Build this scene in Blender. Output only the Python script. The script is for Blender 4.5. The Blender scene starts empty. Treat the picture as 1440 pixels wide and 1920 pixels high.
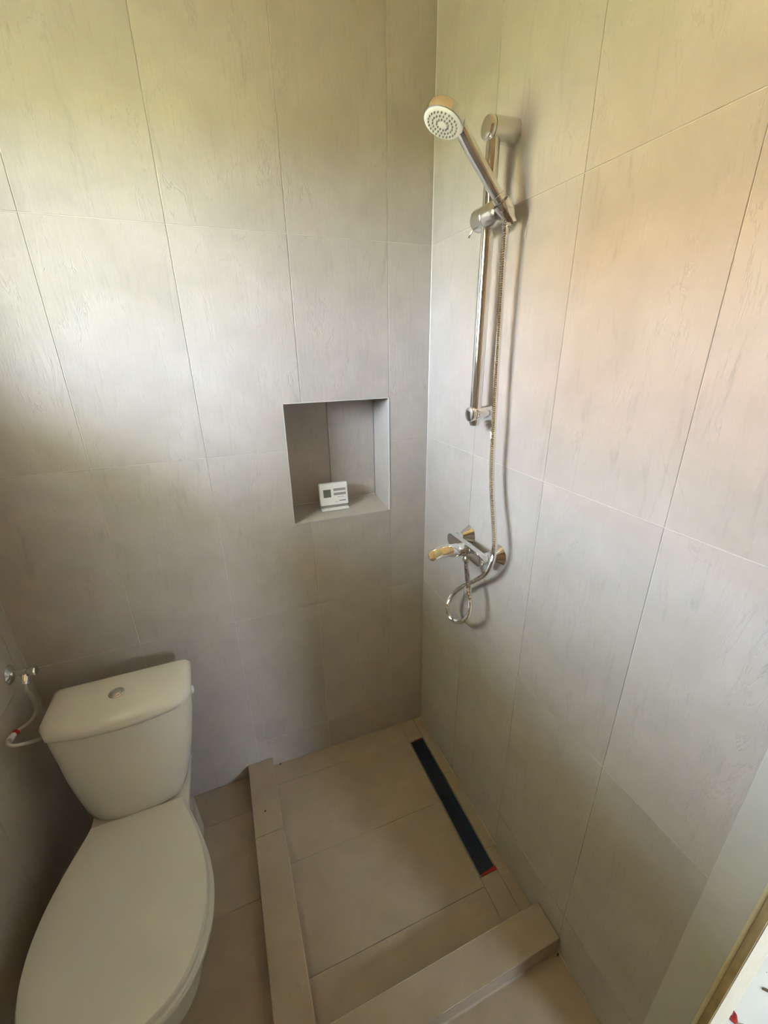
import bpy, bmesh, math, random
from mathutils import Vector, Matrix
random.seed(7)
scene = bpy.context.scene
C = scene.collection

# ---------------------------------------------------------------- camera
cam_d = bpy.data.cameras.new('camera'); cam = bpy.data.objects.new('camera', cam_d); C.objects.link(cam)
cam.location = (-0.70136, -1.33664, 1.66396)
cam.rotation_euler = (1.195610, 0.013913, -0.380796)
cam_d.sensor_fit = 'VERTICAL'; cam_d.sensor_height = 36.0; cam_d.lens = 771.51 * 36.0 / 1920.0
cam_d.clip_start = 0.02; cam_d.clip_end = 200
scene.camera = cam

# ---------------------------------------------------------------- sky, sun, exposure
SKY = 10.6; SUN = 23.5
world = bpy.data.worlds.new('sky'); scene.world = world; world.use_nodes = True
bg = world.node_tree.nodes['Background']
bg.inputs['Color'].default_value = (0.73, 0.86, 1.06, 1); bg.inputs['Strength'].default_value = SKY
sd = bpy.data.lights.new('sun', 'SUN'); sd.energy = SUN; sd.angle = 0.02; sd.color = (1.0, 0.95, 0.86)
sun = bpy.data.objects.new('sun', sd); C.objects.link(sun); sun.location = (6, 2, 9)
sun.rotation_euler = Vector((0.75, 0.30, 0.95)).to_track_quat('Z', 'Y').to_euler()
def portal(name, loc, normal, w, h):
    d = bpy.data.lights.new(name, 'AREA'); d.shape = 'RECTANGLE'; d.size = w; d.size_y = h
    d.cycles.is_portal = True
    o = bpy.data.objects.new(name, d); C.objects.link(o); o.location = loc
    o.rotation_euler = (-Vector(normal)).to_track_quat('Z', 'Y').to_euler()
WY0, WY1, WZ0, WZ1 = -0.95, -0.35, 1.60, 2.20          # bathroom window opening
HX0, HX1, HZ0, HZ1 = 0.93, 1.50, 1.27, 1.84             # hall window opening, unseen, added and sized to light the hall
portal('bathroom_window_portal', (-1.60, (WY0+WY1)/2, (WZ0+WZ1)/2), (1, 0, 0), 0.60, 0.60)
portal('hall_window_portal', ((HX0+HX1)/2, -3.72, (HZ0+HZ1)/2), (0, 1, 0), HX1-HX0, HZ1-HZ0)
scene.view_settings.view_transform = 'Standard'; scene.view_settings.look = 'None'
scene.view_settings.gamma = 1.0; scene.view_settings.use_curve_mapping = False
scene.view_settings.exposure = 2.93
try:
    scene.cycles.use_denoising = True; scene.cycles.denoising_prefilter = 'ACCURATE'
    scene.cycles.max_bounces = 14; scene.cycles.diffuse_bounces = 9; scene.cycles.glossy_bounces = 6
    scene.cycles.sample_clamp_indirect = 20.0
except Exception: pass

# ---------------------------------------------------------------- materials
def mat(name, col, rough=0.5, metal=0.0, spec=0.5, coat=0.0):
    m = bpy.data.materials.new(name); m.use_nodes = True
    b = m.node_tree.nodes['Principled BSDF']
    b.inputs['Base Color'].default_value = (*col, 1); b.inputs['Roughness'].default_value = rough
    b.inputs['Metallic'].default_value = metal; b.inputs['Specular IOR Level'].default_value = spec
    if coat: b.inputs['Coat Weight'].default_value = coat; b.inputs['Coat Roughness'].default_value = 0.06
    return m
def noisy(m, amount=0.08, scale=30.0, bump=0.0, stretch=(1, 1, 1), detail=6.0):
    nt = m.node_tree; b = nt.nodes['Principled BSDF']; base = b.inputs['Base Color'].default_value[:]
    tc = nt.nodes.new('ShaderNodeTexCoord'); mp = nt.nodes.new('ShaderNodeMapping'); mp.inputs['Scale'].default_value = stretch
    n = nt.nodes.new('ShaderNodeTexNoise'); n.inputs['Scale'].default_value = scale; n.inputs['Detail'].default_value = detail
    r = nt.nodes.new('ShaderNodeValToRGB')
    r.color_ramp.elements[0].position = 0.3; r.color_ramp.elements[1].position = 0.7
    r.color_ramp.elements[0].color = (*[c*(1-amount) for c in base[:3]], 1); r.color_ramp.elements[1].color = (*[min(1, c*(1+amount)) for c in base[:3]], 1)
    L = nt.links.new
    L(tc.outputs['Object'], mp.inputs['Vector']); L(mp.outputs['Vector'], n.inputs['Vector']); L(n.outputs['Fac'], r.inputs['Fac']); L(r.outputs['Color'], b.inputs['Base Color'])
    if bump:
        bp = nt.nodes.new('ShaderNodeBump'); bp.inputs['Strength'].default_value = bump; bp.inputs['Distance'].default_value = 0.002
        L(n.outputs['Fac'], bp.inputs['Height']); L(bp.outputs['Normal'], b.inputs['Normal'])
    return m
def tile_material(name, col, rough, streak, relief):
    """stone-look tile: blotches, fine streaks along the tile's length, a few slate-like ridges"""
    m = mat(name, col, rough, spec=0.4); nt = m.node_tree; b = nt.nodes['Principled BSDF']; L = nt.links.new; N = nt.nodes.new
    tc = N('ShaderNodeTexCoord'); oi = N('ShaderNodeObjectInfo')
    off = N('ShaderNodeVectorMath'); off.operation = 'SCALE'; off.inputs[0].default_value = (17.3, 9.1, 23.7); L(oi.outputs['Random'], off.inputs['Scale'])
    ad = N('ShaderNodeVectorMath'); ad.operation = 'ADD'; L(tc.outputs['Object'], ad.inputs[0]); L(off.outputs['Vector'], ad.inputs[1])
    mp = N('ShaderNodeMapping'); mp.inputs['Scale'].default_value = (1.0, 0.13, 1.0); L(ad.outputs['Vector'], mp.inputs['Vector'])
    st = N('ShaderNodeTexNoise'); st.inputs['Scale'].default_value = 48; st.inputs['Detail'].default_value = 9; st.inputs['Roughness'].default_value = 0.68; st.inputs['Distortion'].default_value = 1.1; L(mp.outputs['Vector'], st.inputs['Vector'])
    bl = N('ShaderNodeTexNoise'); bl.inputs['Scale'].default_value = 7; bl.inputs['Detail'].default_value = 5; bl.inputs['Roughness'].default_value = 0.62; bl.inputs['Distortion'].default_value = 0.5; L(ad.outputs['Vector'], bl.inputs['Vector'])
    # ridges: thin iso-lines of a stretched, distorted noise
    mp2 = N('ShaderNodeMapping'); mp2.inputs['Scale'].default_value = (1.0, 0.22, 1.0); L(ad.outputs['Vector'], mp2.inputs['Vector'])
    rg = N('ShaderNodeTexNoise'); rg.inputs['Scale'].default_value = 16; rg.inputs['Detail'].default_value = 5; rg.inputs['Roughness'].default_value = 0.66; rg.inputs['Distortion'].default_value = 1.2; L(mp2.outputs['Vector'], rg.inputs['Vector'])
    sub = N('ShaderNodeMath'); sub.operation = 'SUBTRACT'; sub.inputs[1].default_value = 0.56; L(rg.outputs['Fac'], sub.inputs[0])
    ab = N('ShaderNodeMath'); ab.operation = 'ABSOLUTE'; L(sub.outputs[0], ab.inputs[0])
    rr = N('ShaderNodeMapRange'); rr.inputs['From Min'].default_value = 0.0; rr.inputs['From Max'].default_value = 0.014; rr.inputs['To Min'].default_value = 1.0; rr.inputs['To Max'].default_value = 0.0; L(ab.outputs[0], rr.inputs['Value'])
    mk = N('ShaderNodeMapRange'); mk.inputs['From Min'].default_value = 0.48; mk.inputs['From Max'].default_value = 0.56; L(bl.outputs['Fac'], mk.inputs['Value'])
    rm = N('ShaderNodeMath'); rm.operation = 'MULTIPLY'; L(rr.outputs['Result'], rm.inputs[0]); L(mk.outputs['Result'], rm.inputs[1])
    # colour
    c1 = N('ShaderNodeValToRGB'); e = c1.color_ramp.elements; e[0].position = 0.30; e[1].position = 0.72
    e[0].color = (col[0]*.90, col[1]*.895, col[2]*.88, 1); e[1].color = (col[0]*1.07, col[1]*1.07, col[2]*1.08, 1); L(bl.outputs['Fac'], c1.inputs['Fac'])
    c2 = N('ShaderNodeMapRange'); c2.inputs['From Min'].default_value = 0.30; c2.inputs['From Max'].default_value = 0.44; c2.inputs['To Min'].default_value = 1-streak; c2.inputs['To Max'].default_value = 1.0; L(st.outputs['Fac'], c2.inputs['Value'])
    c3 = N('ShaderNodeMapRange'); c3.inputs['To Min'].default_value = 1.0; c3.inputs['To Max'].default_value = 0.89; L(rm.outputs[0], c3.inputs['Value'])
    tv = N('ShaderNodeMapRange'); tv.inputs['To Min'].default_value = 0.97; tv.inputs['To Max'].default_value = 1.03; L(oi.outputs['Random'], tv.inputs['Value'])
    m1 = N('ShaderNodeMath'); m1.operation = 'MULTIPLY'; L(c2.outputs['Result'], m1.inputs[0]); L(c3.outputs['Result'], m1.inputs[1])
    m2 = N('ShaderNodeMath'); m2.operation = 'MULTIPLY'; L(m1.outputs[0], m2.inputs[0]); L(tv.outputs['Result'], m2.inputs[1])
    vm = N('ShaderNodeVectorMath'); vm.operation = 'SCALE'; L(c1.outputs['Color'], vm.inputs[0]); L(m2.outputs[0], vm.inputs['Scale'])
    L(vm.outputs['Vector'], b.inputs['Base Color'])
    # relief
    hs = N('ShaderNodeMath'); hs.operation = 'MULTIPLY_ADD'; hs.inputs[1].default_value = -0.5; L(rm.outputs[0], hs.inputs[0]); L(st.outputs['Fac'], hs.inputs[2])
    ha = N('ShaderNodeMath'); ha.operation = 'ADD'; L(hs.outputs[0], ha.inputs[0]); L(bl.outputs['Fac'], ha.inputs[1])
    bp = N('ShaderNodeBump'); bp.inputs['Strength'].default_value = relief; bp.inputs['Distance'].default_value = 0.0022; L(ha.outputs[0], bp.inputs['Height']); L(bp.outputs['Normal'], b.inputs['Normal'])
    return m
M = {}
M['tile'] = tile_material('beige_stone_wall_tile', (0.475, 0.438, 0.395), 0.42, 0.13, 0.34)
M['floor_tile'] = tile_material('beige_stone_floor_tile', (0.405, 0.335, 0.25), 0.5, 0.04, 0.08)
M['grout'] = noisy(mat('light_grout', (0.60, 0.575, 0.52), 0.85), 0.06, 60)
M['floor_grout'] = noisy(mat('floor_grout', (0.35, 0.29, 0.215), 0.85), 0.1, 60)
M['sealant'] = mat('pale_sealant', (0.60, 0.58, 0.53), 0.4)
M['ceramic'] = mat('white_ceramic', (0.78, 0.77, 0.72), 0.16, spec=0.5, coat=0.3)
M['seat'] = mat('white_seat_plastic', (0.71, 0.71, 0.67), 0.30, spec=0.45)
M['chrome'] = mat('chrome', (0.82, 0.81, 0.79), 0.07, 1.0)
M['satin'] = mat('satin_chrome', (0.74, 0.73, 0.70), 0.22, 1.0)
M['black'] = mat('black_gap', (0.015, 0.015, 0.015), 0.6)
M['white_plastic'] = mat('white_plastic', (0.80, 0.79, 0.76), 0.35)
M['spray'] = mat('white_spray_plate', (0.82, 0.82, 0.78), 0.35)
M['nozzle'] = mat('grey_rubber', (0.22, 0.22, 0.20), 0.6)
M['lcd'] = noisy(mat('lcd', (0.16, 0.17, 0.12), 0.25), 0.12, 60)
M['grey_print'] = mat('grey_print', (0.30, 0.30, 0.26), 0.5)
M['dark_print'] = mat('dark_print', (0.08, 0.08, 0.09), 0.5)
M['film'] = noisy(mat('navy_protective_film', (0.012, 0.022, 0.045), 0.38), 0.25, 40)
M['film_slot'] = mat('slot_dark', (0.002, 0.003, 0.006), 0.6)
M['steel'] = noisy(mat('brushed_steel', (0.34, 0.31, 0.26), 0.4, 1.0), 0.1, 80)
M['red'] = noisy(mat('red_tape', (0.42, 0.015, 0.015), 0.45), 0.2, 200)
M['braid'] = mat('braided_steel', (0.52, 0.48, 0.42), 0.4, 0.5)
M['plaster'] = noisy(mat('white_plaster', (0.80, 0.78, 0.73), 0.8), 0.03, 12)
M['casing'] = noisy(mat('pale_casing_paint', (0.54, 0.53, 0.48), 0.45), 0.03, 20)
M['casing_edge_highlight'] = noisy(mat('casing_edge_highlight', (0.70, 0.62, 0.38), 0.5), 0.06, 40)  # lighter, yellower colour paints the highlight along the rounded casing edge
M['shaded_edge'] = noisy(mat('shaded_board_edge', (0.42, 0.33, 0.17), 0.8), 0.18, 90, stretch=(1, 1, .2))  # olive strip of the frame; the reveal's shade is in this colour
M['jamb'] = noisy(mat('cream_jamb', (0.80, 0.74, 0.60), 0.6), 0.04, 25)
M['hall_floor'] = noisy(mat('dusty_white_floor', (0.88, 0.88, 0.88), 0.6), 0.04, 9)
M['lawn'] = noisy(mat('lawn', (0.285, 0.285, 0.13), 0.9), 0.25, 0.8)
M['terracotta'] = noisy(mat('terracotta_render', (0.64, 0.41, 0.27), 0.85), 0.10, 0.7)
M['warm_ceiling'] = noisy(mat('warm_bounce_ceiling', (0.85, 0.59, 0.36), 0.7), 0.05, 6)  # unseen surface; tint chosen to warm the bounced light
M['brown_wall'] = noisy(mat('brown_bounce_wall', (0.54, 0.36, 0.22), 0.7), 0.05, 6)  # unseen wall; brown chosen for bounced light and darker chrome reflections
M['outer'] = noisy(mat('outer_render', (0.70, 0.66, 0.58), 0.9), 0.04, 3)
M['chip'] = noisy(mat('brown_chip', (0.20, 0.12, 0.07), 0.8), 0.2, 80)
M['crumb'] = noisy(mat('dark_mortar', (0.10, 0.075, 0.05), 0.9), 0.2, 200)
M['cardboard'] = noisy(mat('cardboard', (0.42, 0.33, 0.24), 0.85), 0.1, 80)
gl = bpy.data.materials.new('clear_pane'); gl.use_nodes = True; nt = gl.node_tree; nt.nodes.clear()
o_ = nt.nodes.new('ShaderNodeOutputMaterial'); t_ = nt.nodes.new('ShaderNodeBsdfTransparent'); g_ = nt.nodes.new('ShaderNodeBsdfGlossy'); x_ = nt.nodes.new('ShaderNodeMixShader')
g_.inputs['Roughness'].default_value = 0.02; x_.inputs[0].default_value = 0.06
nt.links.new(t_.outputs[0], x_.inputs[1]); nt.links.new(g_.outputs[0], x_.inputs[2]); nt.links.new(x_.outputs[0], o_.inputs[0]); M['pane'] = gl

# ---------------------------------------------------------------- helpers
def obj(name, bm, m, parent=None, smooth=None, me=None):
    if me is None:
        bmesh.ops.recalc_face_normals(bm, faces=bm.faces[:])
        if smooth is not None:
            for f in bm.faces: f.smooth = True
            for e in bm.edges:
                if len(e.link_faces) == 2 and e.calc_face_angle(0) > math.radians(smooth): e.smooth = False
        me = bpy.data.meshes.new(name); bm.to_mesh(me); bm.free(); me.materials.append(M[m])
    o = bpy.data.objects.new(name, me); C.objects.link(o)
    if parent: o.parent = parent
    return o
def tag(o, label, cat=None, group=None, kind=None):
    if label: o['label'] = label
    if cat: o['category'] = cat
    if group: o['group'] = group
    if kind: o['kind'] = kind
    return o
def struct(name, bm, m, label=None, parent=None, smooth=None):
    o = obj(name, bm, m, parent, smooth)
    if parent is None: o['kind'] = 'structure'
    if label: o['label'] = label
    return o
def thing(name, label, cat, loc=(0, 0, 0), group=None):
    o = bpy.data.objects.new(name, None); C.objects.link(o); o.location = loc; o.empty_display_size = 0.05
    return tag(o, label, cat, group)
def keep(o, parent):      # parent a world-space part under a thing's empty
    o.parent = parent; o.matrix_parent_inverse = Matrix.Translation(parent.location).inverted(); return o
def part(name, bm, m, parent, smooth=None):
    """part of a thing (parent is its empty) or sub-part (parent is a part, whose own transform is the identity)"""
    o = obj(name, bm, m, None, smooth)
    if parent.type == 'EMPTY': return keep(o, parent)
    o.parent = parent; return o
def box(bm, a, b):
    x0, y0, z0 = a; x1, y1, z1 = b
    v = [bm.verts.new(p) for p in ((x0,y0,z0),(x1,y0,z0),(x1,y1,z0),(x0,y1,z0),(x0,y0,z1),(x1,y0,z1),(x1,y1,z1),(x0,y1,z1))]
    for f in ((0,3,2,1),(4,5,6,7),(0,1,5,4),(1,2,6,5),(2,3,7,6),(3,0,4,7)): bm.faces.new([v[i] for i in f])
    return bm
def bbox(a, b, bev=0.0, seg=2):
    bm = bmesh.new(); box(bm, a, b)
    if bev: bmesh.ops.bevel(bm, geom=bm.edges[:], offset=bev, segments=seg, affect='EDGES', profile=0.5)
    return bm
def loft(bm, rings, cap0=True, cap1=True, closed=True):
    R = [[bm.verts.new(p) for p in r] for r in rings]; n = len(R[0])
    for a, b in zip(R, R[1:]):
        for i in range(n if closed else n-1):
            j = (i+1) % n; bm.faces.new((a[i], a[j], b[j], b[i]))
    if cap0: bm.faces.new(R[0])
    if cap1: bm.faces.new(R[-1][::-1])
    return bm
def basis(d):
    d = Vector(d).normalized(); a = Vector((0, 0, 1)) if abs(d.z) < 0.9 else Vector((1, 0, 0))
    u = d.cross(a).normalized(); return u, d.cross(u).normalized()
def lathe(bm, o, d, prof, n=32, cap0=True, cap1=True):
    """prof: (distance along d, radius)"""
    o = Vector(o); d = Vector(d).normalized(); u, w = basis(d)
    rings = [[o + d*t + (u*math.cos(2*math.pi*k/n) + w*math.sin(2*math.pi*k/n))*r for k in range(n)] for t, r in prof]
    return loft(bm, rings, cap0, cap1)
def catmull(pts, per=10):
    P = [Vector(p) for p in pts]; P = [P[0]*2-P[1]] + P + [P[-1]*2-P[-2]]; out = []
    for i in range(1, len(P)-2):
        for k in range(per):
            t = k/per; a, b, c, d = P[i-1:i+3]
            out.append(0.5*((2*b) + (c-a)*t + (2*a-5*b+4*c-d)*t*t + (3*b-a-3*c+d)*t**3))
    out.append(P[-2]); return out
def resample(pts, step):
    out = [pts[0]]; acc = 0.0
    for a, b in zip(pts, pts[1:]):
        L = (b-a).length
        while acc + L >= step:
            t = (step-acc)/L; a = a.lerp(b, t); out.append(a.copy()); L = (b-a).length; acc = 0.0
        acc += L
    return out
def tube(bm, pts, rad, n=12, flat=1.0):
    """swept tube with parallel-transported frame; rad: number or function(i, count)"""
    pts = [Vector(p) for p in pts]; N = len(pts); u = None; rings = []
    for i, p in enumerate(pts):
        d = (pts[min(i+1, N-1)] - pts[max(i-1, 0)]).normalized()
        if u is None: u = basis(d)[0]
        u = (u - d*u.dot(d)).normalized(); w = d.cross(u)
        r = rad(i, N) if callable(rad) else rad
        rings.append([p + (u*math.cos(2*math.pi*k/n) + w*math.sin(2*math.pi*k/n)*flat)*r for k in range(n)])
    return loft(bm, rings)
def prism(bm, poly, z0, z1):
    return loft(bm, [[(x, y, z0) for x, y in poly], [(x, y, z1) for x, y in poly]])

# ---------------------------------------------------------------- tiles
G = 0.0020                                   # joint width
FR = {'back': (Vector((1,0,0)), Vector((0,0,1)), Vector((0,-1,0))),
      'right': (Vector((0,-1,0)), Vector((0,0,1)), Vector((-1,0,0))),
      'left': (Vector((0,1,0)), Vector((0,0,1)), Vector((1,0,0))),
      'front': (Vector((-1,0,0)), Vector((0,0,1)), Vector((0,1,0))),
      'floor': (Vector((0,1,0)), Vector((-1,0,0)), Vector((0,0,1)))}
def frame_matrix(fr, origin):
    u, v, w = FR[fr]; m = Matrix.Identity(4)
    for i in range(3): m[i][0] = u[i]; m[i][1] = v[i]; m[i][2] = w[i]; m[i][3] = origin[i]
    return m
def inset(poly, g):
    n = len(poly); out = []
    for i in range(n):
        p0, p1, p2 = Vector(poly[i-1]), Vector(poly[i]), Vector(poly[(i+1) % n])
        a = (p1-p0).normalized(); b = (p2-p1).normalized(); na = Vector((-a.y, a.x)); nb = Vector((-b.y, b.x))
        out.append(tuple(p1 + (na+nb)*g))
    return out
TILES = {}
def tile(parent, fr, poly, origin, m='tile', name='tile', gap=G, th=0.007, tilt=None):
    """poly: counter-clockwise (u, v) outline on the wall; origin: world point of (0,0,0) on that plane"""
    cu = sum(p[0] for p in poly)/len(poly); cv = sum(p[1] for p in poly)/len(poly)
    loc = [(round(p[0]-cu, 5), round(p[1]-cv, 5)) for p in poly]; key = (tuple(loc), m, gap, th)
    if key not in TILES:
        bm = bmesh.new(); a = inset(loc, gap/2); b = inset(loc, gap/2 + 0.0007)
        loft(bm, [[(x, y, -th) for x, y in a], [(x, y, -0.0006) for x, y in a], [(x, y, 0) for x, y in b]])
        bmesh.ops.recalc_face_normals(bm, faces=bm.faces[:])
        me = bpy.data.meshes.new(name); bm.to_mesh(me); bm.free(); me.materials.append(M[m]); TILES[key] = me
    u, v, w = FR[fr]
    o = obj(name, None, None, None, me=TILES[key])
    mm = frame_matrix(fr, Vector(origin) + u*cu + v*cv)
    if tilt: mm = mm @ tilt
    o.matrix_world = mm; o.parent = parent; return o
def R4(u0, v0, u1, v1): return [(u0, v0), (u1, v0), (u1, v1), (u0, v1)]
ROWS = [0.0, 0.1653, 0.7653, 1.3653, 1.9653, 2.565]
S = 0.0016                                   # how far the grout lies behind the tile face
LX = -1.357; TOP = 2.60; NY = -2.15
# niche opening in the back wall
NX0, NX1, NZ0, NZ1, ND = -0.508, -0.1525, 1.104, 1.5115, 0.150

# back wall (grout body around the niche)
bm = bmesh.new()
for a, b in (((LX-.25, S, -.1), (NX0-.004, .26, TOP)), ((NX1+.004, S, -.1), (.12, .26, TOP)), ((NX0-.004, S, -.1), (NX1+.004, .26, NZ0-.004)), ((NX0-.004, S, NZ1+.004), (NX1+.004, .26, TOP)), ((NX0-.004, ND+.004, NZ0-.004), (NX1+.004, .26, NZ1+.004))): box(bm, a, b)
wall_back = struct('wall_back', bm, 'grout', 'back wall clad in tall beige stone-look tiles with a square niche')
colx = [-0.0005, -0.1495, -0.4502, -0.7508, -1.0515, LX+.001]
for i in range(5):
    x1, x0 = colx[i], colx[i+1]
    for j in range(5):
        z0, z1 = ROWS[j], ROWS[j+1]
        if i == 1 and j == 2: polys = [R4(x0, z0, x1, NZ0)]
        elif i == 1 and j == 3: polys = [R4(x0, NZ1, x1, z1)]
        elif i == 2 and j == 2: polys = [[(x0, z0), (x1, z0), (x1, NZ0), (NX0, NZ0), (NX0, z1), (x0, z1)]]
        elif i == 2 and j == 3: polys = [[(x0, z0), (NX0, z0), (NX0, NZ1), (x1, NZ1), (x1, z1), (x0, z1)]]
        else: polys = [R4(x0, z0, x1, z1)]
        for p in polys: tile(wall_back, 'back', p, (0, 0, 0))
# niche lining
for p in (R4(NX0, NZ0, -0.333, NZ1), R4(-0.333, NZ0, NX1, NZ1)): tile(wall_back, 'back', p, (0, ND, 0), name='niche_tile', gap=.0016, th=.003)
tile(wall_back, 'right', R4(-ND, NZ0, 0, NZ1), (NX1, 0, 0), name='niche_tile', gap=.0008, th=.003)
tile(wall_back, 'left', R4(0, NZ0, ND, NZ1), (NX0, 0, 0), name='niche_tile', gap=.0008, th=.003)
bm = bmesh.new(); loft(bm, [[(NX0, -.0006, NZ0-.006), (NX0, -.0006, NZ0+.002), (NX0, ND, NZ0+.018), (NX0, ND, NZ0-.006)], [(NX1, -.0006, NZ0-.006), (NX1, -.0006, NZ0+.000), (NX1, ND, NZ0+.018), (NX1, ND, NZ0-.006)]])
obj('niche_sill', bm, 'tile', wall_back)
bm = bbox((NX0, 0, NZ1), (NX1, ND, NZ1+.003)); obj('niche_tile', bm, 'tile', wall_back)
obj('niche_trim', bbox((NX0-.0025, -.0015, NZ1-.0005), (NX1+.003, .004, NZ1+.002)), 'sealant', wall_back)
obj('niche_trim', bbox((NX1-.0005, -.0015, NZ0), (NX1+.003, .004, NZ1)), 'sealant', wall_back)
obj('niche_trim', bbox((NX0-.0015, -.0012, NZ0), (NX0+.0004, .004, NZ1)), 'sealant', wall_back)
obj('niche_joint', bbox((NX0, ND-.006, NZ0+.0165), (NX1, ND, NZ0+.0195)), 'sealant', wall_back)

# right wall with the doorway
DY = -1.213; DYE = -1.85; DZ = 2.08
bm = bmesh.new()
for a, b in (((S, DY, -.1), (.104, .0, TOP)), ((S, DYE, DZ), (.104, DY, TOP)), ((S, NY, -.1), (.104, DYE, TOP))): box(bm, a, b)
wall_right = struct('wall_right', bm, 'grout', 'right wall clad in tall beige stone-look tiles carrying the shower')
cy = [0.0005, 0.3009, 0.6016, 0.9023, 1.203]
for i in range(4):
    for j in range(5): tile(wall_right, 'right', R4(cy[i], ROWS[j], cy[i+1], ROWS[j+1]), (0, 0, 0))
bm = bmesh.new(); loft(bm, [[(-.0016, -.0004, z), (0.0004, -.0026, z), (0.0004, 0.0004, z)] for z in (0.62, 2.56)])
obj('corner_sealant', bm, 'sealant', wall_right)

# left wall with the window opening (mostly behind the frame edge)
bm = bmesh.new(); lx = LX - S; lo = LX - .22
for a, b in (((lo, NY, -.1), (lx, WY0, TOP)), ((lo, WY1, -.1), (lx, .0, TOP)), ((lo, WY0, -.1), (lx, WY1, WZ0)), ((lo, WY0, WZ1), (lx, WY1, TOP))): box(bm, a, b)
wall_left = struct('wall_left', bm, 'grout', 'left wall of beige tiles beside the toilet')
ly = [-0.0005, -0.05, -0.35, -0.65, -0.95, -1.25, -1.55, -1.85, NY]
for i in range(8):
    for j in range(5):
        z0, z1 = ROWS[j], ROWS[j+1]
        if i in (2, 3) and j == 3: z1 = WZ0
        if i in (2, 3) and j == 4: z0 = WZ1
        tile(wall_left, 'left', R4(ly[i+1], z0, ly[i], z1), (LX, 0, 0))
# window: frame, pane, plastered reveal
fw = 0.045
bm = bmesh.new()
for a, b in (((lo+.02, WY0, WZ0), (lo+.07, WY0+fw, WZ1)), ((lo+.02, WY1-fw, WZ0), (lo+.07, WY1, WZ1)), ((lo+.02, WY0+fw, WZ0), (lo+.07, WY1-fw, WZ0+fw)), ((lo+.02, WY0+fw, WZ1-fw), (lo+.07, WY1-fw, WZ1))): box(bm, a, b)
win = struct('window_1', bm, 'white_plastic', 'small white framed window high in the left wall')
obj('pane', bbox((lo+.042, WY0+fw, WZ0+fw), (lo+.046, WY1-fw, WZ1-fw)), 'pane', win)

# wall behind the viewer, ceiling: unseen, colours chosen to tint bounced light
wf = struct('wall_front', bbox((LX-.22, NY-.1, -.1), (.104, NY, TOP)), 'brown_wall', 'unseen wall behind the viewer, its brown chosen for bounced light')
ceil = struct('ceiling', bbox((LX-.22, NY-.1, TOP), (.104, .26, TOP+.12)), 'warm_ceiling', 'unseen ceiling, tinted to warm the bounced light')

# ---------------------------------------------------------------- floor, kerbs
floor = struct('floor', bbox((LX-.1, NY, -.12), (.0, .05, -.010)), 'floor_grout', 'bathroom floor of beige stone-look tiles')
bm = bbox((-.70, -.905, -.0105), (0.0, .0, -.0045)); obj('shower_bed', bm, 'floor_grout', floor)
# shower tray tiles fall gently towards the channel
FALL = 0.018; ang = math.atan2(FALL, 0.59)
ysh = [-0.0005, -0.095, -0.395, -0.695, -0.815]
def quadtile(x0, x1, y0, y1, zl, zr, name='tile'):
    g = .0006; t = .012
    xs, ys = (x0+g, x1-g), (y0+g, y1-g)
    c = Vector(((x0+x1)/2, (y0+y1)/2, 0)); zz = lambda x: zl + (zr-zl)*(x-x0)/(x1-x0)
    bm = bmesh.new()
    P = lambda x, y, z: (-(x-c.x), (y-c.y), z)      # local Y runs along the tile's length
    top = [(xs[0], ys[0]), (xs[1], ys[0]), (xs[1], ys[1]), (xs[0], ys[1])]
    v0 = [bm.verts.new((y-c.y, -(x-c.x), -t)) for x, y in top]; v1 = [bm.verts.new((y-c.y, -(x-c.x), zz(x))) for x, y in top]
    bm.faces.new(v0[::-1]); bm.faces.new(v1)
    for i in range(4): bm.faces.new((v0[i], v0[(i+1) % 4], v1[(i+1) % 4], v1[i]))
    o = obj(name, bm, 'floor_tile'); o.matrix_world = frame_matrix('floor', c); o.parent = floor; return o
for i in range(4):
    y1, y0 = ysh[i], ysh[i+1]
    quadtile(-0.6995, -0.1090, y0, y1, FALL, 0.0)
for y0, y1 in ((-.109, -.0005), (-.815, -.669)): quadtile(-.1090, -.0415, y0, y1, 0.0, 0.0)
for y0, y1 in ((-.3009, -.0005), (-.6016, -.3009), (-.815, -.6016)): quadtile(-.0415, -.0005, y0, y1, 0.0, 0.001)
# floor outside the shower
yo = [-0.0005, -0.145, -0.445, -0.745, -1.045, -1.345, -1.645, -1.945, NY]
for i in range(8):
    tile(floor, 'floor', R4(yo[i+1], .800, yo[i], -LX), (0, 0, 0), 'floor_tile', th=.012, gap=.0009)
for y1, y0 in ((-.905, -1.205), (-1.205, -1.505), (-1.505, -1.805), (-1.805, NY)):
    for x0, x1 in ((-.80, -.60), (-.60, 0.0)):
        tile(floor, 'floor', R4(y0, -x1, y1, -x0), (0, 0, 0), 'floor_tile', th=.012, gap=.0009)
# kerbs: a mortar core clad with tile strips
KZ = 0.065
k1 = struct('trim_1', bbox((-.7955, -.903, -.01), (-.7025, 0.0, KZ-.004)), 'floor_grout', 'low tiled kerb between the toilet and the shower floor')
for y0, y1 in ((-.297, -.0005), (-.906, -.297)):
    b_ = bbox((-.7985, y0+.0006, KZ-.006), (-.6985, y1-.0006, KZ), .0012, 1); obj('kerb_tile', b_, 'floor_tile', k1)
    obj('kerb_side_tile', bbox((-.7985, y0+.0006, -.008), (-.7925, y1-.0006, KZ-.0065)), 'floor_tile', k1)
    obj('kerb_side_tile', bbox((-.7045, y0+.0006, -.008), (-.6985, y1-.0006, KZ-.0065)), 'floor_tile', k1)
obj('kerb_joint', bbox((-.6992, -.815, KZ-.004), (-.6980, -.30, KZ+.0003)), 'sealant', k1)
k2 = struct('trim_2', bbox((-.697, -.902, -.01), (-.0008, -.819, KZ-.004)), 'floor_grout', 'low tiled kerb across the open end of the shower floor')
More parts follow.
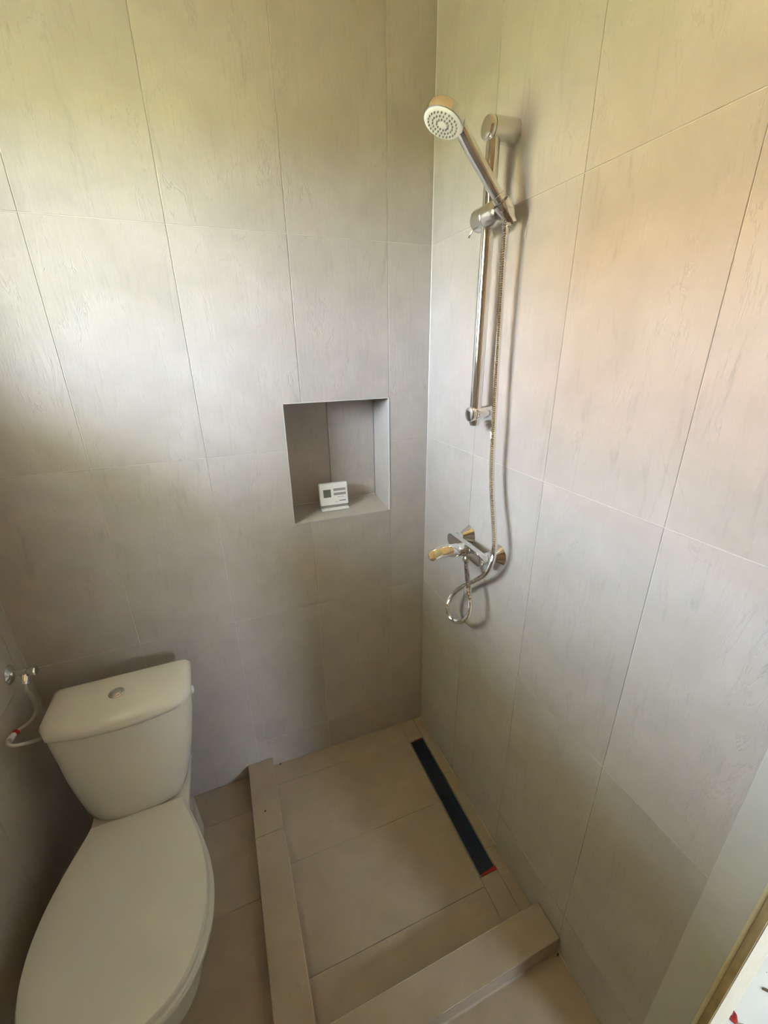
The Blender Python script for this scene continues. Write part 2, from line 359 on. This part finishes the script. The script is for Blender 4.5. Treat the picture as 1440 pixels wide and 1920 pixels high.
for x0, x1 in ((-.6965, -.012),):
    obj('kerb_tile', bbox((x0, -.9065, KZ-.006), (-.002, -.8145, KZ), .0012, 1), 'floor_tile', k2)
    obj('kerb_side_tile', bbox((x0, -.8205, -.008), (-.002, -.8145, KZ-.0065)), 'floor_tile', k2)
    obj('kerb_side_tile', bbox((x0, -.9065, -.008), (-.004, -.9005, KZ-.0065)), 'floor_tile', k2)
    obj('kerb_joint', bbox((x0, -.8152, KZ-.003), (-.05, -.8142, KZ+.0002)), 'sealant', k2)
bm = bmesh.new(); loft(bm, [[(x, -.9065, .0), (x, -.9095-.002*random.random(), .0), (x, -.9065, .005)] for x in [-.69+.69*k/16 for k in range(17)]]); obj('base_joint', bm, 'floor_tile', k2)

# ---------------------------------------------------------------- door frame and hall
jx = 0.104
door = struct('door_1', bbox((-.004, -1.1965, .0), (.004, -1.1335, 2.15), .0015, 2), 'casing', 'pale painted casing of the doorway in the right wall')
bm = bmesh.new(); tube(bm, [(.0000, -1.1975, .0), (.0000, -1.1975, 2.15)], .0042, 10); obj('casing_edge_highlight', bm, 'casing_edge_highlight', door, 40)
obj('shaded_board_edge', bbox((.0005, -1.2135, .0), (.020, -1.2005, 2.15)), 'shaded_edge', door)
obj('jamb', bbox((.006, -1.2145, .0), (jx+.004, -1.2125, 2.1)), 'jamb', door)
obj('head_casing', bbox((-.004, -1.92, 2.08), (.004, -1.1315, 2.15)), 'casing', door)
obj('far_casing', bbox((-.004, -1.92, .0), (.004, -1.85, 2.08)), 'casing', door)
floor_hall = struct('floor_hall', bbox((0.0, -3.6, -.12), (2.7, .6, -.002)), 'hall_floor', 'dusty white hall floor beyond the doorway')
bm = bmesh.new()
for _ in range(90):
    x, y = random.uniform(.15, 1.3), random.uniform(-1.6, -1.0); s = random.uniform(.0012, .0035); a = random.random()*3
    pts = [(x+s*math.cos(a+k*2.09)*random.uniform(.6, 1.4), y+s*math.sin(a+k*2.09)*random.uniform(.6, 1.4)) for k in range(3)]
    loft(bm, [[(px, py, -.003) for px, py in pts], [(px, py, .0) for px, py in pts]])
tag(obj('grit', bm, 'crumb', floor_hall), None, kind='stuff')
bm = bmesh.new()
for a, b in (((2.7, -3.6, -.1), (2.8, .6, TOP)), ((.104, .6, -.1), (2.8, .7, TOP)), ((.0, -3.7, -.1), (HX0, -3.6, TOP)), ((HX1, -3.7, -.1), (2.8, -3.6, TOP)), ((HX0, -3.7, -.1), (HX1, -3.6, HZ0)), ((HX0, -3.7, HZ1), (HX1, -3.6, TOP)), ((.0, -3.6, -.1), (.104, NY-.1, TOP)), ((.0121, .26, -.1), (.104, .6, TOP))): box(bm, a, b)
struct('wall_hall', bm, 'plaster', 'plain white walls of the hall with an unseen window added to light it')
struct('ceiling_hall', bbox((.104, -3.7, TOP), (2.8, .7, TOP+.12)), 'plaster', 'white ceiling of the hall')
struct('added_eave', bbox((-2.50, -2.6, 2.44), (LX-.22, .6, 2.52)), 'outer', 'unseen eave added outside the left wall to block high sky')  # unseen overhang, added to keep high sky out of the window
# outdoors, unseen: house and greenery placed and sized to colour the window light
struct('ground', bbox((-60, -60, -.9), (60, 60, -.6)), 'lawn', 'green lawn around the house')
bm = bmesh.new(); box(bm, (-19, -3, -.6), (-15, 8, 4.2)); loft(bm, [[(-19.4, y, 4.2), (-14.5, y, 4.2), (-17, y, 5.4)] for y in (-3.3, 8.3)])
hb = bbox((-9, -20, -.6), (-7.5, 16, 1.85), .3, 3); struct('added_hedge', hb, 'lawn', 'unseen clipped greenery added to send green light through the window')  # unseen greenery, added to lift the green light up to the horizon
struct('wall_neighbour', bm, 'terracotta', 'unseen terracotta coloured house sized for the orange window light')

# ---------------------------------------------------------------- toilet
TC = -1.090
toilet = thing('toilet', 'white ceramic close-coupled toilet with closed lid beside the low kerb', 'toilet', (TC, -0.45, 0))
def outline(n=48, grow=0.0, yb=-0.315, front=-0.80):
    """lid outline seen from above; list of (x, y), starts at back centre"""
    st = [(-.315, .120), (-.345, .130), (-.40, .152), (-.475, .176), (-.53, .187), (-.58, .1905), (-.64, .186), (-.70, .169), (-.745, .142), (-.775, .106), (-.793, .062), (-.80, .0)]
    hw = catmull([(y, w, 0) for y, w in st], 4)
    r = [(TC + p.y, p.x) for p in hw]; l = [(TC - p.y, p.x) for p in hw[::-1][1:]]
    pts = r + l
    if grow:
        cx, cy_ = TC, -.55; out = []
        for x, y in pts:
            v = Vector((x-cx, y-cy_)); out.append(tuple(Vector((cx, cy_)) + v*(1+grow/v.length)))
        pts = out
    return pts
def ring(z, grow): return [(x, y, z) for x, y in outline(grow=grow)]
bm = loft(bmesh.new(), [ring(.3945, -.005), ring(.3965, -.001), ring(.407, -.001), ring(.4115, -.0035), ring(.4135, -.010), ring(.4150, -.05), ring(.4155, -.11)])
lid = part('lid', bm, 'seat', toilet, 40)
bm = loft(bmesh.new(), [ring(.3765, -.002), ring(.379, .005), ring(.389, .0055), ring(.3935, .002)]); seat_ = part('seat', bm, 'seat', toilet, 40)
# pan: rim following the seat, flowing into a narrower foot
def pan_ring(z, sx, yb, yf, w, blend):
    base = outline(grow=.009); out = []; n = len(base)
    ys = [p[1] for p in base]; y0, y1 = max(ys), min(ys)
    for k, (x, y) in enumerate(base):
        t = (y-y0)/(y1-y0); yy = yb + (yf-yb)*t
        dx = (x-TC)
        foot = math.copysign(w*min(1, (1-max(0, (t-.72)/.28)**2.2))**.5 if t > .72 else w, dx) if abs(dx) > 1e-6 else 0
        out.append((TC + dx*sx*(1-blend) + foot*blend, yy, z))
    return out
rings = [pan_ring(0.0, 1, -.14, -.66, .112, 1), pan_ring(.02, 1, -.14, -.66, .112, 1), pan_ring(.10, .9, -.14, -.655, .108, .97), pan_ring(.18, .9, -.15, -.675, .108, .85), pan_ring(.25, .93, -.20, -.72, .115, .60), pan_ring(.31, .97, -.27, -.765, .125, .28), pan_ring(.345, .99, -.31, -.792, .13, .07), pan_ring(.360, 1.0, -.315, -.801, .13, 0), pan_ring(.3745, 1.0, -.315, -.802, .13, 0), pan_ring(.3775, .985, -.317, -.797, .13, 0)]
bm = loft(bmesh.new(), rings); part('pan', bm, 'ceramic', toilet, 50)
# rear deck under the cistern
def rrect(x0, x1, y0, y1, r, z, n=5):
    out = []
    for cx, cy_, a0 in ((x1-r, y1-r, 0), (x0+r, y1-r, 90), (x0+r, y0+r, 180), (x1-r, y0+r, 270)):
        for k in range(n+1): a = math.radians(a0+90*k/n); out.append((cx+r*math.cos(a), cy_+r*math.sin(a), z))
    return out
bm = loft(bmesh.new(), [rrect(TC-.105, TC+.105, -.36, -.12, .03, z) for z in (.10, .25)] + [rrect(TC-.125, TC+.125, -.37, -.115, .03, .33), rrect(TC-.132, TC+.132, -.37, -.11, .03, .37), rrect(TC-.130, TC+.130, -.365, -.112, .03, .381)])
part('rear_deck', bm, 'ceramic', toilet, 40)
# cistern: tapered body with a bowed front
def cist_ring(z, hw, yb, ys, bow, r=.03):
    """clockwise outline: back edge straight, front bowed"""
    pts = []; n = 18
    pts += [(TC-hw+.006, yb), (TC-hw, yb-.008)]
    for k in range(n+1):
        s = -1 + 2*k/n
        e = 1-abs(s)**2.2
        corner = r*(1-min(1, (1-abs(s))/.16))**2 if abs(s) > .84 else 0
        pts.append((TC + hw*s*(1-.0*corner), ys + corner - bow*e))
    pts += [(TC+hw, yb-.008), (TC+hw-.006, yb)]
    return [(x, y, z) for x, y in pts]
H_ = [(.383, .100, -.225, -.262, .030), (.390, .116, -.21, -.272, .033), (.405, .126, -.20, -.280, .034), (.44, .139, -.175, -.279, .034), (.50, .155, -.15, -.272, .034), (.56, .1675, -.13, -.264, .034), (.62, .1775, -.11, -.257, .033), (.67, .184, -.098, -.2525, .033), (.698, .1865, -.093, -.250, .033)]
H_ = [(z, hw, yb, ys-.004 if z < .6 else ys, bow) for z, hw, yb, ys, bow in H_]
bm = loft(bmesh.new(), [cist_ring(*h) for h in H_]); part('cistern', bm, 'ceramic', toilet, 45)
L_ = [(.700, .186, -.090, -.2505, .033), (.7025, .189, -.088, -.2535, .033), (.713, .189, -.088, -.2525, .033), (.724, .186, -.089, -.247, .032), (.733, .179, -.092, -.237, .030), (.739, .168, -.098, -.224, .026), (.7425, .150, -.108, -.205, .02), (.7445, .10, -.13, -.185, .01)]
bm = loft(bmesh.new(), [cist_ring(*h) for h in L_]); clid = part('cistern_lid', bm, 'ceramic', toilet, 60)
bx_, by_ = TC-.004, -.186
bm = lathe(bmesh.new(), (bx_, by_, .7425), (0, 0, 1), [(0, .021), (.004, .021), (.006, .019), (.006, .0165), (.0045, .0155)], 32); fb = part('flush_button_ring', bm, 'satin', toilet, 35)
bm = lathe(bmesh.new(), (bx_, by_, .7465), (0, 0, 1), [(0, .0145), (.002, .0140), (.0045, .010), (.0055, .004)], 28); part('flush_button', bm, 'chrome', fb, 40)
bm = lathe(bmesh.new(), (TC+.181, -.17, .672), (1, 0, 0), [(0, .013), (.006, .013), (.009, .010), (.010, .004)], 20); part('inlet_cap', bm, 'white_plastic', toilet, 40)
for s in (-1, 1):
    bm = lathe(bmesh.new(), (TC+s*.075-.016, -.318, .392), (1, 0, 0), [(0, .008), (.001, .010), (.031, .010), (.032, .008)], 16); part('hinge', bm, 'seat', seat_, 40)

# water valve on the left wall and its hose
V = (LX, -.0894, .824)
valve = thing('angle_valve', 'small chrome angle valve on the left wall above the cistern', 'valve', V)
part('flange', lathe(bmesh.new(), (LX-.001, V[1], V[2]), (1, 0, 0), [(0, .028), (.003, .028), (.008, .022), (.011, .013), (.012, .011)], 28), 'chrome', valve, 30)
part('valve_body', lathe(bmesh.new(), (LX+.010, V[1], V[2]), (1, -.14, 0), [(0, .009), (.020, .009), (.022, .011), (.034, .011), (.036, .008), (.042, .008)], 20), 'chrome', valve, 30)
part('handle', lathe(bmesh.new(), (LX+.050, V[1]-.006, V[2]), (1, -.14, .0), [(0, .008), (.001, .012), (.014, .0135), (.017, .011), (.018, .004)], 14), 'satin', valve, 30)
part('outlet', lathe(bmesh.new(), (LX+.039, V[1]-.006, V[2]-.004), (.0, -.8, -.75), [(0, .008), (.024, .008), (.025, .010), (.031, .010), (.032, .007)], 12), 'chrome', valve, 30)
sp = [(-1.318, -.1175, .7975), (-1.318, -.124, .787), (-1.314, -.1189, .7624), (-1.314, -.1182, .7256), (-1.318, -.1226, .701), (-1.324, -.1469, .6936), (-1.330, -.1852, .7084), (-1.334, -.2086, .7178), (-1.335, -.2357, .723), (-1.331, -.2527, .7260), (-1.318, -.2590, .7210), (-1.300, -.2480, .7090), (-1.2800, -.225, .690)]
hose = thing('supply_hose', 'thin braided water hose with a red collar curving to the cistern', 'hose', sp[0])
cp = catmull(sp, 8)
part('braided_tube', tube(bmesh.new(), cp, .0055, 10), 'braid', hose, 60)
k0 = 7*8 - 3
col = part('collar', tube(bmesh.new(), cp[k0:k0+13], .0078, 12), 'white_plastic', hose, 50)
part('red_band', tube(bmesh.new(), cp[k0+1:k0+6], .0084, 12), 'red', col, 50)

# ---------------------------------------------------------------- shower rail
BX, BY = -0.055, -0.378
rail = thing('shower_rail', 'upright chrome shower rail with sliding holder on the right wall', 'shower rail', (0, BY, 1.48))
part('bar', lathe(bmesh.new(), (BX, BY, 1.475), (0, 0, 1), [(0, .0130), (.001, .0150), (.612, .0150), (.613, .0130)], 32), 'chrome', rail, 40)
bk = part('bracket', lathe(bmesh.new(), (-.0005, BY, 2.105), (-1, 0, 0), [(0, .0245), (.004, .0245), (.020, .0238), (.062, .0228)], 40), 'satin', rail, 40)
part('bracket_cap', lathe(bmesh.new(), (-.0635, BY, 2.105), (-1, 0, 0), [(-.0005, .0210), (.0005, .0228), (.007, .0225), (.0115, .0200), (.0135, .014), (.014, .005)], 40), 'satin', bk, 30)
bk = part('bracket', lathe(bmesh.new(), (-.0005, BY, 1.500), (-1, 0, 0), [(0, .0215), (.003, .0215), (.060, .0205), (.0625, .019)], 36), 'chrome', rail, 40)
part('bracket_cap', lathe(bmesh.new(), (-.0615, BY, 1.500), (-1, 0, 0), [(0, .0185), (.002, .0205), (.009, .0205), (.013, .0185), (.015, .012), (.0155, .004)], 36), 'chrome', bk, 30)
part('bar_plug', lathe(bmesh.new(), (BX, BY, 1.468), (0, 0, 1), [(0, .009), (.002, .0125), (.010, .0125)], 24), 'chrome', rail, 30)
sl = part('slider', lathe(bmesh.new(), (BX, -.330, 1.946), (0, -1, 0), [(0, .008), (.001, .014), (.005, .0215), (.012, .0250), (.050, .0258), (.0512, .0250), (.0524, .0258), (.085, .0250), (.096, .0195)], 36), 'satin', rail, 30)
part('slider_lever', tube(bmesh.new(), catmull([(-.064, -.350, 1.932), (-.068, -.340, 1.928), (-.071, -.333, 1.921), (-.0735, -.330, 1.912)], 5), .0026, 10), 'chrome', sl, 50)
Q = Vector((-.060, -.446, 1.944)); hd = Vector((-.210, -.4324, 2.0721)); nn = Vector((-.387, -.055, -.920)).normalized()
e_ = (hd - Q); e_ = (e_ - nn*e_.dot(nn)).normalized()
hdir = (hd - nn*.012 - e_*.03 - Q).normalized()
bm = bmesh.new(); u_, w_ = basis(hdir); n = 32; rings = []
for t, r in ((-.018, .0125), (-.018, .0150), (-.010, .0165), (.012, .0190), (.014, .0185), (.014, .0160), (-.018, .0125)):
    rings.append([Q + hdir*t + (u_*math.cos(2*math.pi*k/n) + w_*math.sin(2*math.pi*k/n))*r for k in range(n)])
loft(bm, rings, False, False); part('holder_cone', bm, 'chrome', sl, 30)

# hand shower
hs = thing('hand_shower', 'chrome hand shower with round white spray plate in the rail holder', 'hand shower', Q)
path = catmull([Q - hdir*.010, Q + hdir*.03, Q + hdir*.080 - nn*.001, Q + hdir*.125 - nn*.0015, hd - e_*.038 - nn*.0125, hd - e_*.026 - nn*.0140], 8)
def hr(i, N):
    t = i/(N-1)
    return .0118 + .0030*min(1, t/.35) if t < .75 else .0148 - .0040*((t-.75)/.25)
part('handle', tube(bmesh.new(), path, hr, 24, .82), 'chrome', hs, 50)
part('handle_nut', lathe(bmesh.new(), Q + hdir*.017, hdir, [(0, .0132), (.001, .0145), (.012, .0150), (.013, .0138)], 24), 'chrome', hs, 30)
head = part('head', lathe(bmesh.new(), hd, -nn, [(0, .0385), (.0005, .0405), (.008, .0410), (.016, .0400), (.021, .0360), (.0245, .028), (.0255, .012)], 48, False), 'chrome', hs, 35)
part('spray_plate', lathe(bmesh.new(), hd - nn*.001, nn, [(0, .0388), (.0012, .0385), (.0022, .0370), (.0026, .030), (.0028, .01)], 48), 'spray', head, 40)
bm = bmesh.new(); u_, w_ = basis(nn)
for r, c in ((.0120, 12), (.0205, 18), (.0290, 24)):
    for k in range(c):
        a = 2*math.pi*(k+.3)/c; lathe(bm, hd + nn*.0016 + (u_*math.cos(a)+w_*math.sin(a))*r, nn, [(0, .0018), (.0016, .0017), (.0030, .0010)], 7)
tag(part('nozzles', bm, 'nozzle', head, 40), None, kind='stuff')
part('centre_disc', lathe(bmesh.new(), hd + nn*.0015, nn, [(0, .0085), (.0016, .0080), (.0018, .004)], 24), 'white_plastic', head, 40)

# mixer
MY, MZ = -0.390, 1.105
mx = thing('shower_mixer', 'chrome single-lever shower mixer low on the right wall', 'mixer tap', (0, MY, MZ))
for s in (-1, 1):
    y = MY + s*.078
    part('escutcheon', lathe(bmesh.new(), (-.0003, y, MZ), (-1, 0, 0), [(0, .0315), (.002, .0315), (.004, .030), (.026, .0165), (.031, .0135)], 36), 'chrome', mx, 25)
    part('union_nut', lathe(bmesh.new(), (-.029, y, MZ), (-1, 0, 0), [(0, .0115), (.006, .0115), (.0065, .0145), (.018, .0145), (.019, .013), (.030, .0125)], 12), 'chrome', mx, 25)
def stadium(x, hy, hz, n=14):
    out = []
    for sgn, a0 in ((1, -90), (-1, 90)):
        for k in range(n+1):
            a = math.radians(a0 + 180*k/n); out.append((x, MY + sgn*(hy-hz) + hz*math.cos(a), MZ - .002 + hz*math.sin(a)))
    return out
part('body', loft(bmesh.new(), [stadium(-.054, .088, .0165), stadium(-.056, .091, .0190), stadium(-.070, .094, .0205), stadium(-.0745, .093, .0200), stadium(-.076, .090, .0180)]), 'chrome', mx, 30)
part('cartridge', lathe(bmesh.new(), (-.074, MY, MZ-.002), (-1, 0, 0), [(0, .0215), (.004, .0215), (.005, .0200), (.020, .0200), (.021, .0190)], 32), 'chrome', mx, 30)
# lever: a hub that flattens into a broad rounded paddle
def lever_ring(x, hw, hh, zc):
    out = []; n = 24
    for k in range(n):
        a = 2*math.pi*k/n; c, s = math.cos(a), math.sin(a)
        p, q = hw*math.copysign(abs(c)**.75, c), hh*math.copysign(abs(s)**.75, s); ca, sa = math.cos(.72), math.sin(.72)
        out.append((x, MY + p*ca - q*sa, zc + p*sa + q*ca))
    return out
lev = part('lever', loft(bmesh.new(), [lever_ring(-.096, .0180, .0180, MZ-.001), lever_ring(-.0965, .0195, .0195, MZ-.001), lever_ring(-.112, .0195, .0190, MZ-.001), lever_ring(-.121, .0190, .0150, MZ+.002), lever_ring(-.130, .0188, .0095, MZ+.004), lever_ring(-.150, .0188, .0065, MZ+.002), lever_ring(-.170, .0185, .0055, MZ-.001), lever_ring(-.181, .0165, .0050, MZ-.003), lever_ring(-.187, .0125, .0042, MZ-.004), lever_ring(-.1895, .0070, .0030, MZ-.0045)]), 'chrome', mx, 45)
lm = bbox((-.001, -.009, -.0008), (.001, .009, .0008), .0004, 1); bmesh.ops.transform(lm, matrix=Matrix.Translation((-.1275, MY-.0085, MZ+.0120)) @ Matrix.Rotation(.72, 4, 'X') @ Matrix.Rotation(.5, 4, 'Y'), verts=lm.verts[:]); part('lever_mark', lm, 'satin', lev)
part('outlet', lathe(bmesh.new(), (-.066, -.396, 1.092), (-.05, -.25, -1), [(0, .0095), (.012, .0100), (.016, .0125), (.024, .0125), (.026, .0105), (.030, .0085)], 20), 'chrome', mx, 35)

# shower hose
hp = [(-.068, -.4020, 1.0610), (-.072, -.4165, 1.0244), (-.074, -.4375, .9802), (-.076, -.4540, .9361), (-.077, -.4407, .8867), (-.076, -.3876, .8363), (-.072, -.3279, .8162), (-.066, -.3012, .8385), (-.058, -.3181, .8957), (-.050, -.3716, .9593), (-.048, -.4316, 1.0115), (-.052, -.4828, 1.0635), (-.057, -.5127, 1.1191), (-.058, -.5162, 1.1729), (-.055, -.4995, 1.2284), (-.050, -.4761, 1.2960), (-.048, -.4613, 1.3658), (-.048, -.4567, 1.4500), (-.048, -.4523, 1.5301), (-.048, -.4467, 1.6312), (-.049, -.4449, 1.7260), (-.052, -.4449, 1.8355), (-.054, -.4462, 1.8966), (-.0555, -.4465, 1.918)]
sh = thing('shower_hose', 'ribbed chrome shower hose hanging in a loop below the mixer', 'hose', hp[0])
sm = catmull(hp, 14); rp = resample(sm, .0024)
for _ in range(160):
    rp = [rp[0]] + [rp[i] + ((rp[i-1]+rp[i+1])*.5 - rp[i])*.5 for i in range(1, len(rp)-1)] + [rp[-1]]
part('ribbed_tube', tube(bmesh.new(), rp, lambda i, N: .0077 if i % 2 else .0060, 12), 'chrome', sh)
part('hose_cone', lathe(bmesh.new(), Q - hdir*.034, hdir, [(0, .0078), (.001, .0090), (.016, .0112), (.0235, .0114)], 20), 'chrome', sh, 30)

# ---------------------------------------------------------------- drain channel
dx0, dx1, dy0, dy1 = -.1085, -.0425, -.667, -.110
drain = thing('drain_channel', 'long narrow drain channel with dark blue film and red taped end', 'drain', ((dx0+dx1)/2, (dy0+dy1)/2, 0))
bm = bmesh.new(); t = .0035
for a, b in (((dx0, dy0, -.006), (dx0+t, dy1, .001)), ((dx1-t, dy0, -.006), (dx1, dy1, .001)), ((dx0+t, dy0, -.006), (dx1-t, dy0+t, .001)), ((dx0+t, dy1-t, -.006), (dx1-t, dy1, .001))): box(bm, a, b)
part('frame', bm, 'steel', drain)
grate = part('grate', bbox((dx0+t+.0008, dy0+t+.001, -.006), (dx1-t-.0008, dy1-t-.001, .0014), .0008, 1), 'film', drain)
bm = bmesh.new()
for k in range(78):
    y = dy0 + .022 + k*.0066
    for r in range(2):
        x = dx0 + .018 + r*.010 + .004*math.sin(k*.9) + (.004 if k % 2 else 0); box(bm, (x-.0035, y-.0012, .0010), (x+.0035, y+.0014, .0017))
tag(part('slots', bm, 'film_slot', grate), None, kind='stuff')
bm = bmesh.new(); loft(bm, [[(dx0+.006, dy0-.001, .0012), (dx1+.001, dy0-.002, .0012), (dx1, dy0+.010, .0012), (dx0+.030, dy0+.006, .0012), (dx0+.006, dy0+.0045, .0012)], [(dx0+.006, dy0-.001, .0024), (dx1+.001, dy0-.002, .0024), (dx1, dy0+.010, .0024), (dx0+.030, dy0+.006, .0024), (dx0+.006, dy0+.0045, .0024)]])
part('red_tape', bm, 'red', drain)
part('red_tape', bbox((dx0+.018, dy1-.0045, .0010), (dx1-.006, dy1-.001, .0019)), 'red', drain)

# ---------------------------------------------------------------- thermostat in the niche
TZ = NZ0 + .0105
th = thing('thermostat', 'white thermostat with small display standing in the wall niche', 'thermostat', (-.345, .07, TZ))
RT = Matrix.Translation((-.344, .066, TZ+.016)) @ Matrix.Rotation(math.radians(-2.5), 4, 'Z') @ Matrix.Rotation(math.radians(-9), 4, 'X')
def tpart(name, bm, m, under=None):
    bmesh.ops.transform(bm, matrix=RT, verts=bm.verts[:]); return part(name, bm, m, under or th)
W2, HH = .0525, .082
case = tpart('case', bbox((-W2, 0, 0), (W2, .024, HH), .003, 2), 'white_plastic')
tpart('top_band', bbox((-W2+.001, -.0012, HH-.014), (W2-.001, .001, HH-.003), .0005, 1), 'white_plastic')
tpart('display', bbox((-.0395, -.0008, .030), (-.0115, .001, .059)), 'lcd')
for z in (.0515, .0355): tpart('button_panel', bbox((-.001, -.0009, z), (.0445, .001, z+.0095), .0003, 1), 'grey_print')
bm = bmesh.new()
for k in range(6): box(bm, (.013+k*.0042, -.0004, .0275), (.0158+k*.0042, .001, .0298))
tpart('small_print', bm, 'grey_print', case)
bm = bmesh.new()
for k in range(7): box(bm, (.018+k*.0036, -.0004, .0125), (.0209+k*.0036, .001, .0158))
tpart('maker_mark', bm, 'dark_print', case)
bm = bmesh.new()
for k in range(4): box(bm, (.0015+k*.003, -.0004, .0095), (.0037+k*.003, .001, .0113))
tpart('small_print', bm, 'grey_print', case)
SB = Matrix.Translation((-.344, .066, TZ)) @ Matrix.Rotation(math.radians(-2.5), 4, 'Z') @ Matrix.Rotation(math.radians(6), 4, 'X')
bm = bbox((-W2+.001, -.011, -.001), (W2-.001, .045, .004), .001, 1); bmesh.ops.transform(bm, matrix=SB, verts=bm.verts[:]); part('stand', bm, 'white_plastic', th)
bm = bbox((-W2+.003, .006, .003), (W2-.003, .020, .020)); bmesh.ops.transform(bm, matrix=SB, verts=bm.verts[:]); part('stand_post', bm, 'grey_print', th)

# ---------------------------------------------------------------- scraps on the floors
def scrap(name, label, cat, loc, pts, h, m, rot=0.0, bend=0.0):
    bm = bmesh.new(); loft(bm, [[(x, y, 0 + bend*(x*x)*60) for x, y in pts], [(x*.94, y*.94, h + bend*(x*x)*60) for x, y in pts]])
    o = obj(name, bm, m); o.location = loc; o.rotation_euler = (0, 0, rot); return tag(o, label, cat)
scrap('plastic_scrap', 'torn red plastic scrap on the white hall floor by the doorway', 'scrap', (.3345, -1.186, -.0015), [(-.010, -.007), (.002, -.009), (.012, -.003), (.015, .006), (.005, .003), (-.004, .007), (-.012, .004)], .003, 'red', .2, .25)
scrap('cardboard_scrap', 'brown cardboard scrap at the bottom corner below the red scrap', 'scrap', (.330, -1.205, -.0015), [(-.010, -.009), (.012, -.012), (.018, .003), (.006, .010), (-.012, .007)], .002, 'cardboard')
scrap('wood_chip', 'small brown chip lying on the white hall floor', 'chip', (.473, -1.187, -.0015), [(-.009, -.002), (.005, -.004), (.010, .001), (.002, .004), (-.007, .003)], .003, 'chip', -.7)
for lab, loc, s in (('dark mortar crumb against the inner edge of the front kerb', (-.537, -.8115, .0125), .009), ('tiny dark fleck on top of the kerb beside the toilet', (-.7552, -.2143, KZ), .0045), ('small dark lump in the back corner of the shower floor', (-.672, -.006, .0165), .006), ('dark lump standing in for a hole where the front kerb meets the right wall', (-.006, -.9150, .0005), .005)):  # third is a plain dark spot, last stands in for a dark hole
    pts = [(s*math.cos(a)*random.uniform(.6, 1.3), .5*s*math.sin(a)*random.uniform(.6, 1.3)) for a in [k*math.pi/3 for k in range(6)]]
    scrap('dark_lump', lab, 'crumb', loc, pts, s*.4, 'crumb', .4)
